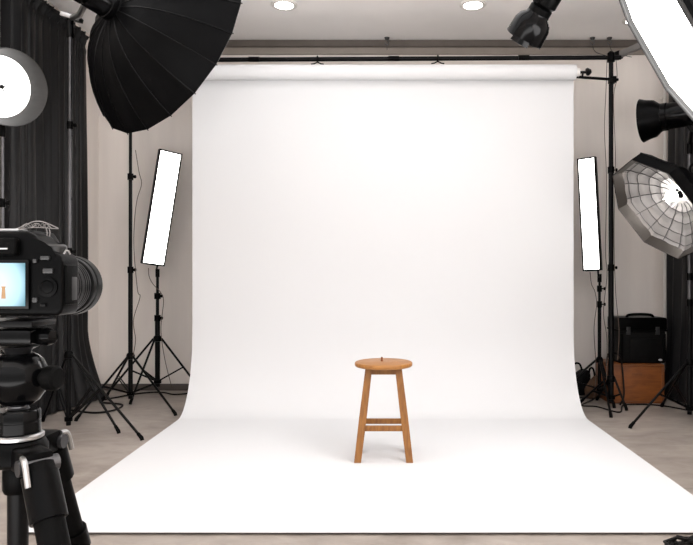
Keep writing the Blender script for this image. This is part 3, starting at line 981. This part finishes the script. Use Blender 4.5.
cable(along([(135.5, 150), (139, 172), (141.5, 184), (137, 200), (134.5, 222), (134, 250), (137.5, 290), (140, 297), (133.5, 320), (135.5, 340), (133, 356)], 6.03), 0.0035, M['browncable'], 'thin loose cable hanging along the left backdrop stand')
cable(along([(148.5, 268), (149, 276), (153, 284), (161, 293), (163.5, 302), (161, 330), (165, 360), (172, 388)], 6.44), 0.0035, M['browncable'], 'thin cable dropping from the left LED panel')
cable(along([(590, 272), (591.5, 284), (595, 292), (596.5, 305), (594, 330), (596, 370), (594, 398)], 6.20), 0.0035, M['browncable'], 'thin cable dropping from the right LED panel')
cable(along([(607, 60), (606, 90), (604.5, 130), (606.5, 180), (605.5, 250), (607, 275), (603.5, 312), (607, 340), (606.5, 380)], 5.95), 0.003, M['browncable'], 'brown wire hanging down left of the right backdrop pole')
cable(along([(616, 60), (617, 78), (613.5, 100), (615.5, 160), (614, 230), (615.5, 290), (619, 330), (617.5, 360)], 5.96), 0.003, M['browncable'], 'brown wire hanging down right of the right backdrop pole')
cable([at(606.5, 366, 6.1), at(608, 354.5, 6.12), at(614, 353, 6.14), at(620.5, 357, 6.16), at(622, 366, 6.17), V((at(624, 0, 6.15).x, 6.15, 0.1)), V((at(620, 0, 6.1).x, 6.1, 0.008))], 0.008, M['cable'], 'thick black cable looping over the left corner of the brown box')
cable([V((at(572, 0, 6.45).x, 6.45, 0.008)), V((at(590, 0, 6.5).x, 6.4, 0.008)), V((1.86, 6.08, 0.008)), V((1.98, 6.02, 0.008)), V((2.1, 5.78, 0.008)), V((2.25, 6.08, 0.008)), V((2.45, 6.12, 0.008)), V((2.62, 6.05, 0.008)), V((2.76, 5.85, 0.008))], 0.007, M['cable'], 'black cable lying on the floor in front of the brown box')
cable([V((-2.74, 6.33, 0.008)), V((-2.5, 6.68, 0.008)), V((-2.3, 6.74, 0.008)), V((-2.12, 6.62, 0.008)), V((-1.95, 6.7, 0.008)), V((-1.8, 6.6, 0.008))], 0.008, M['cable'], 'black cable on the floor under the left LED panel stand')
cable([V((-2.80, 5.85, 0.01)), V((-2.55, 5.75, 0.01)), V((-2.42, 5.86, 0.01)), V((-2.45, 6.1, 0.01)), V((-2.7, 6.2, 0.01))], 0.009, M['cable'], 'black cable curling on the floor at the foot of the left curtain')
cable(along([(72, 135), (75.5, 150), (73, 165), (74.5, 185), (71.5, 200)], 5.12), 0.003, M['cable'], 'short loose cable on the light stand before the left curtain')
cable(along([(7, 160), (9, 172), (7.5, 186), (11, 198), (7, 212)], 4.3), 0.003, M['cable'], 'thin cable hanging beside the dish lamp stand')
# coil at the lower right
cc = floor_at(694, 545) + V((0.0, -0.11, 0))
pts = []
for i in range(110):
    t = i * 0.34
    rr = 0.155 + 0.018 * math.sin(i * 1.9) + 0.01 * math.sin(i * 0.7)
    pts.append(V((cc.x + rr * math.cos(t) * 1.05, cc.y - 0.03 + rr * 0.85 * math.sin(t), 0.008 + 0.030 * (i / 110) + 0.008 * (1 + math.sin(i * 2.3)))))
pts = [V((cc.x - 0.05, cc.y - 0.36, 0.008)), V((cc.x - 0.20, cc.y - 0.12, 0.008))] + pts
tag(MB().tube(pts, 0.0075, 7).build('cable_coil', M['cable']), 'coiled black cable on the floor in the lower right corner', 'cable')

# ------------------------------------------------------------------ tripod and its ball head (foreground left)
TX, TY = -0.483, 0.86
tr = thing('camera_tripod', (TX, TY, 0), 'black tripod with a ball head carrying the camera in the left foreground', 'tripod')


def tz(py, d=TY):
    return H + (CY - py) * d / F


o = V((TX, TY, 0))
MB().box((TX - 0.010, TY, tz(322.5)), (0.090, 0.062, 0.0085), bevel=0.002).build('quick_release_plate', M['black'], tr)
cpz = tz(336)
MB().box((TX - 0.004, TY, cpz), (0.072, 0.056, 0.021), bevel=0.006).build('clamp', M['gloss'], tr)
MB().lathe([(0.006, -0.02), (0.0105, -0.018), (0.0115, 0.006), (0.0085, 0.013), (0.004, 0.0145)], (TX + 0.040, TY - 0.008, cpz), (1, -0.3, 0), 20).build('clamp_knob', M['gloss'], tr)
MB().lathe([(0.026, tz(346)), (0.018, tz(349)), (0.0145, tz(354)), (0.0145, tz(362))], o, (0, 0, 1), 24).build('ball_stem', M['darksteel'], tr)
MB().lathe([(0.0, tz(406)), (0.016, tz(405)), (0.026, tz(400)), (0.034, tz(391)), (0.037, tz(380)), (0.0365, tz(370)), (0.031, tz(360)), (0.024, tz(355)), (0.019, tz(353)), (0.012, tz(354))], o, (0, 0, 1), 40).build('ball_housing', M['gloss'], tr)
MB().lathe([(0.007, 0), (0.009, 0.016), (0.0155, 0.018), (0.0165, 0.022), (0.0165, 0.032), (0.013, 0.035)], (TX + 0.024, TY - 0.006, tz(377)), (1, -0.12, 0), 20).build('friction_knob', M['rubber'], tr)
MB().lathe([(0.006, 0), (0.008, 0.012), (0.012, 0.014), (0.012, 0.024), (0.008, 0.026)], (TX - 0.02, TY - 0.03, tz(392)), (-0.5, -1, 0), 16).build('pan_knob', M['rubber'], tr)
MB().box((TX - 0.016, TY - 0.0345, tz(366)), (0.018, 0.004, 0.011), Matrix.Rotation(-0.42, 3, 'X') @ Matrix.Rotation(-0.35, 3, 'Z'), bevel=0.001).build('badge_plate', M['badge'], tr)
MB().lathe([(0.017, tz(411)), (0.0125, tz(407)), (0.0125, tz(403))], o, (0, 0, 1), 28).build('neck', M['darksteel'], tr)
MB().lathe([(0.026, tz(432)), (0.0275, tz(431)), (0.0275, tz(421)), (0.0268, tz(420.5)), (0.0268, tz(419.5)), (0.0275, tz(419)), (0.0275, tz(411)), (0.0255, tz(409)), (0.012, tz(408.5))], o, (0, 0, 1), 36).build('base', M['gloss'], tr)
MB().lathe([(0.029, tz(438)), (0.0315, tz(437)), (0.0315, tz(434)), (0.029, tz(432.5))], o, (0, 0, 1), 36).build('top_plate', M['steel'], tr)
feet = [V((0.50, -0.46, 0)), V((0.03, 0.50, 0)), V((-0.55, 0.0, 0))]
cz = tz(450)
cr = MB().lathe([(0.030, cz - 0.018), (0.036, cz - 0.012), (0.037, cz + 0.006), (0.032, tz(439)), (0.020, tz(438))], o, (0, 0, 1), 30)
for f in feet:
    d = f.normalized()
    Rz = Matrix.Rotation(math.atan2(d.y, d.x), 3, 'Z')
    cr.box(o + d * 0.046 + V((0, 0, cz - 0.004)), (0.058, 0.036, 0.030), Rz, bevel=0.006)
cr.build('collar', M['blackplastic'], tr)
MB().cyl((TX, TY, cz - 0.01), (TX, TY, 0.42), 0.0128, seg=20).build('centre_column', M['black'], tr)
MB().lathe([(0.0165, cz - 0.055), (0.0185, cz - 0.05), (0.0185, cz - 0.02), (0.0165, cz - 0.015)], o, (0, 0, 1), 20).build('column_lock', M['blackplastic'], tr)
for i, f in enumerate(feet):
    d = f.normalized()
    p0 = o + d * 0.070 + V((0, 0, cz - 0.006))
    p1 = o + f + V((0, 0, 0.012))
    q1, q2 = p0.lerp(p1, 0.16 if i == 1 else 0.36), p0.lerp(p1, 0.64)
    wv = V((-d.y, d.x, 0))
    leg = MB().tube([p0, p0.lerp(p1, 0.03)], [0.019, 0.0205], 18).tube([p0.lerp(p1, 0.03), q1], 0.0175 if i != 1 else 0.0150, 18).build('leg', M['rubber'], tr)
    MB().cyl(p0 - wv * 0.024, p0 + wv * 0.024, 0.010, seg=14).build('hinge', M['darksteel'], leg)
    MB().tube(smooth_path([p0 + V((0, 0, 0.012)) - wv * 0.018, p0 + d * 0.015 - wv * 0.02 + V((0, 0, 0.008)), p0 + d * 0.026 - wv * 0.02 - V((0, 0, 0.018))], 5), 0.0036, 8).build('angle_lever', M['steel'], leg)
    MB().tube([p0.lerp(p1, 0.01), p0.lerp(p1, 0.06)], [0.0215, 0.0215], 18).build('leg_socket', M['blackplastic'], leg)
    MB().tube([q1, q2], 0.0125, 14).build('middle_section', M['darksteel'], leg)
    MB().tube([q1.lerp(p0, 0.04), q1.lerp(q2, 0.05)], 0.0195, 16).build('leg_lock', M['blackplastic'], leg)
    MB().tube([q1.lerp(q2, 0.0) + wv * 0.018, q1.lerp(q2, 0.14) + wv * 0.022], [0.007, 0.004], 8).build('lock_lever', M['steel'], leg)
    MB().tube([q2, p1], 0.0095, 14).build('lower_section', M['darksteel'], leg)
    MB().tube([q2.lerp(q1, 0.06), q2.lerp(p1, 0.06)], 0.0165, 16).build('leg_lock', M['blackplastic'], leg)
    MB().tube([p1.lerp(q2, 0.08), p1, V((p1.x, p1.y, 0.0))], [0.012, 0.016, 0.012], 12).build('rubber_foot', M['rubber'], leg)

# ------------------------------------------------------------------ camera
CB = 0.805                                                  # depth of the camera's back
S = CB / F


def cp(px, py, y=CB):
    return V(((px - CX) * S, y, H + (CY - py) * S))


cam = thing('camera', (TX, TY, tz(318.5)), 'black digital camera with a lit screen on the foreground tripod', 'camera')
poly = [(-50, 316), (-50, 262), (-46, 254), (-36, 250), (-30, 246), (-26, 236), (-20, 231), (27, 231), (34, 235), (42, 245), (50, 251), (58, 254), (62, 260), (62, 310), (58, 316)]
bodyp = [((px - CX) * S, (CY - py) * S) for px, py in poly]
zb = tz(318.3)
bodyp = [(a, b if H + b > zb else zb - H) for a, b in bodyp]
MB().prism(bodyp, (0, CB, H), (1, 0, 0), (0, 0, 1), (0, 0.046, 0), bevel=0.0045, bseg=3).build('body', M['blackplastic'], cam, sharp=50)
hump = [(-24, 246), (-18, 229.5), (25, 229.5), (36, 247)]
MB().prism([((px - CX) * S, (CY - py) * S) for px, py in hump], (0, CB + 0.012, H), (1, 0, 0), (0, 0, 1), (0, 0.06, 0), bevel=0.004, bseg=3).build('viewfinder_hump', M['blackplastic'], cam)
shoulder = [cp(38, 250, CB + 0.02)]
MB().lathe([(0.0145, -0.006), (0.0155, -0.004), (0.0155, 0.006), (0.013, 0.0085), (0, 0.009)], cp(44, 250.5, CB + 0.024), (0, 0, 1), 28).build('mode_dial', M['greyplastic'], cam)
MB().box(cp(3, 230.5, CB + 0.022) + V((0, 0, 0.0015)), (0.026, 0.022, 0.003), bevel=0.0008).build('hot_shoe', M['steel'], cam)
MB().box(cp(4, 247, CB - 0.004), (0.040, 0.014, 0.022), bevel=0.005, bseg=3).build('eyecup', M['rubber'], cam)
MB().box(cp(4, 249, CB - 0.0115), (0.022, 0.0015, 0.0016)).build('eyecup_edge', M['badge'], cam)
lc = cp(-1, 284.5, CB - 0.002)
MB().box(lc, (0.079, 0.006, 0.0625), bevel=0.003).build('screen_bezel', M['gloss'], cam)
# screen
scm = bpy.data.materials.new('screen_picture')
scm.use_nodes = True
nt = scm.node_tree
b = nt.nodes['Principled BSDF']
b.inputs['Base Color'].default_value = (0.02, 0.02, 0.02, 1)
b.inputs['Roughness'].default_value = 0.25
tc = nt.nodes.new('ShaderNodeTexCoord')
mp = nt.nodes.new('ShaderNodeMapping')
mp.inputs['Scale'].default_value = (25, 0, 22)
g = nt.nodes.new('ShaderNodeTexGradient')
g.gradient_type = 'SPHERICAL'
r = nt.nodes.new('ShaderNodeValToRGB')
e = r.color_ramp.elements
e[0].position, e[0].color = 0.0, (0.10, 0.27, 0.34, 1)
e[1].position, e[1].color = 0.7, (0.62, 0.82, 0.92, 1)
e2_ = r.color_ramp.elements.new(0.25)
e2_.color = (0.40, 0.66, 0.80, 1)
nt.links.new(tc.outputs['Object'], mp.inputs['Vector'])
nt.links.new(mp.outputs['Vector'], g.inputs['Vector'])
nt.links.new(g.outputs['Fac'], r.inputs['Fac'])
nt.links.new(r.outputs['Color'], b.inputs['Emission Color'])
b.inputs['Emission Strength'].default_value = 1.0
sc_c = cp(-1, 284.5, CB - 0.0055)
scr = MB().box(sc_c, (0.0705, 0.0012, 0.053)).build('screen', scm, cam, loc=sc_c - cam.location)
stm = mat('screen_stool', (0.1, 0.05, 0.02), 0.5, emit=(0.42, 0.25, 0.12), power=0.8)
mini = MB()
k0 = cp(6.5, 0, CB - 0.0066)
zt, zl = H + (CY - 287.5) * S, H + (CY - 298.5) * S
for sg in (-1, 1):
    mini.prism([(sg * 0.0003, zt), (sg * 0.0020, zt), (sg * 0.0027, zl), (sg * 0.0011, zl)], (k0.x, k0.y, 0), (1, 0, 0), (0, 0, 1), (0, 0.0006, 0))
mini.box((k0.x, k0.y + 0.0003, zt + 0.0008), (0.0050, 0.0006, 0.0018))
mini.box((k0.x, k0.y + 0.0003, (zt + zl) / 2 - 0.002), (0.0035, 0.0006, 0.0014))
mini.box((k0.x, k0.y + 0.0004, (zt + zl) / 2), (0.0036, 0.0004, (zt - zl)))
mini.build('stool_picture', stm, scr)
lite = mat('screen_highlight', (0.1, 0.1, 0.1), 0.5, emit=(0.9, 0.96, 1.0), power=0.95)
MB().box((k0.x, k0.y + 0.0003, zt + 0.0029), (0.0042, 0.0006, 0.0022)).build('seat_picture', lite, scr)
for px, py, w_, h_ in ((46, 258, 9, 4), (49, 271, 10, 5), (36, 300, 5, 5), (36, 261, 4, 4), (44, 305, 6, 3)):
    MB().box(cp(px, py, CB - 0.0015), (w_ * S, 0.005, h_ * S), bevel=0.0012).build('button', M['greyplastic'] if px != 44 else M['gloss'], cam)
MB().lathe([(0.0105, 0), (0.0125, 0.0012), (0.0125, 0.003), (0.0085, 0.0036), (0.007, 0.0026), (0.0045, 0.003), (0, 0.0032)], cp(48, 287, CB + 0.0005), (0, -1, 0), 28).build('control_wheel', M['blackplastic'], cam)
MB().box(cp(62, 285, CB + 0.022), (0.006, 0.030, 0.050), bevel=0.0022).build('port_cover', M['rubber'], cam)
MB().box(cp(63.2, 289, CB + 0.026), (0.0045, 0.014, 0.030), bevel=0.0018).build('port_flap', M['greyplastic'], cam)
sl = MB().tube([cp(59, 253.5, CB + 0.012) + V((0, 0, 0)), cp(61, 250, CB + 0.012), cp(63, 250.5, CB + 0.014), cp(64, 254, CB + 0.016)], 0.0012, 6)
sl.build('strap_lug', M['steel'], cam)
LX, LZ = -0.486, H + (CY - 285.5) * 1.0 / F
lo = V((LX, CB + 0.04, LZ))
lens = MB().lathe([(0.034, 0), (0.034, 0.02), (0.0375, 0.028), (0.0385, 0.052), (0.0385, 0.062)], lo, (0, 1, 0), 56).build('lens', M['blackplastic'], cam)
zr = MB()
for i in range(2):
    pass
prz = [(0.0385, 0.062)]
for i in range(13):
    h = 0.064 + i * 0.0064
    prz += [(0.0418, h), (0.0418, h + 0.0036), (0.0398, h + 0.0040), (0.0398, h + 0.0062)]
prz += [(0.040, 0.149)]
MB().lathe(prz, lo, (0, 1, 0), 56).build('zoom_ring', M['ridge'], lens, sharp=20)
MB().lathe([(0.0400, 0.1180), (0.0422, 0.1185), (0.0422, 0.1200), (0.0400, 0.1205)], lo, (0, 1, 0), 56, closed=True).build('grey_ring', M['dish'], lens)
MB().lathe([(0.040, 0.149), (0.0438, 0.150), (0.0442, 0.153), (0.0442, 0.158), (0.0432, 0.159), (0.0432, 0.161), (0.0455, 0.162), (0.0458, 0.165), (0.0458, 0.176), (0.0448, 0.178), (0.041, 0.178), (0.039, 0.155)], lo, (0, 1, 0), 56).build('front_barrel', M['ridge'], lens, sharp=20)
MB().lathe([(0, 0.155), (0.02, 0.154), (0.039, 0.15)], lo, (0, 1, 0), 40).build('front_glass', M['glass'], lens)

# tangle of thin wire lying on the camera's hot shoe
wt = MB()
base = cp(30, 229.5, CB + 0.03)
pts = [cp(6, 228.6, CB + 0.02), cp(14, 224, CB + 0.024), cp(22, 219.5, CB + 0.03), cp(31, 220.5, CB + 0.034), cp(44, 226.5, CB + 0.036)]
wt.tube(smooth_path(pts, 6), 0.0008, 6)
wt.tube(smooth_path([cp(8, 228.5, CB + 0.02), cp(20, 226.5, CB + 0.024), cp(30, 226, CB + 0.03), cp(44, 227, CB + 0.036)], 6), 0.0006, 6)
rng = random.Random(7)
loop = []
for i in range(46):
    t = i / 45
    loop.append(cp(12 + 24 * t + 2.6 * math.sin(i * 1.7), 224.6 + 2.6 * math.cos(i * 2.1) - 1.2 * math.sin(PI * t), CB + 0.024 + 0.012 * t + rng.uniform(-0.003, 0.003)))
wt.tube(smooth_path(loop, 3), 0.00045, 5)
for a in (32, 35):
    wt.tube(smooth_path([cp(a, 226, CB + 0.034), cp(a + 1, 231, CB + 0.034), cp(a + 0.4, 235.0, CB + 0.034)], 4), 0.0006, 5)
tag(wt.build('wire_tangle', M['wire']), 'small tangle of thin pale wire on top of the camera', 'wire')

# ------------------------------------------------------------------ world and camera
w = bpy.data.worlds.new('World')
scene.world = w
w.use_nodes = True
bg = w.node_tree.nodes['Background']
wn = w.node_tree
wtc = wn.nodes.new('ShaderNodeTexCoord')
wsep = wn.nodes.new('ShaderNodeSeparateXYZ')
wr = wn.nodes.new('ShaderNodeValToRGB')
wmap = wn.nodes.new('ShaderNodeMapRange')
wmap.inputs['From Min'].default_value = -1
wmap.inputs['From Max'].default_value = 1
we = wr.color_ramp.elements
for pos, c in ((0.37, 5.0), (0.43, 0.75), (0.57, 0.75)):  # made-up surround: bright below to lift the ceiling, dimmer around eye level
    e_ = we.new(pos)
    e_.color = (c, 0.975 * c, 0.965 * c, 1)
we[0].color = (5.0, 4.87, 4.8, 1)
we[len(we) - 1].position = 0.68
we[len(we) - 1].color = (1.45, 1.42, 1.42, 1)
wn.links.new(wtc.outputs['Generated'], wsep.inputs[0])
wn.links.new(wsep.outputs['Z'], wmap.inputs['Value'])
wn.links.new(wmap.outputs[0], wr.inputs['Fac'])
wn.links.new(wr.outputs['Color'], bg.inputs['Color'])
bg.inputs['Strength'].default_value = 1.5

cd = bpy.data.cameras.new('viewpoint')
co = bpy.data.objects.new('viewpoint', cd)
COL.objects.link(co)
co.location = (0, 0, H)
co.rotation_euler = (PI / 2, 0, 0)
cd.sensor_fit = 'HORIZONTAL'
cd.sensor_width = 36
cd.lens = F * 36 / 693
cd.shift_x = -(CX - 346.5) / 693
cd.shift_y = 0
cd.clip_start = 0.05
scene.camera = co
scene.view_settings.view_transform = 'Standard'
scene.view_settings.look = 'None'
scene.view_settings.gamma = 1
scene.view_settings.exposure = 0.42
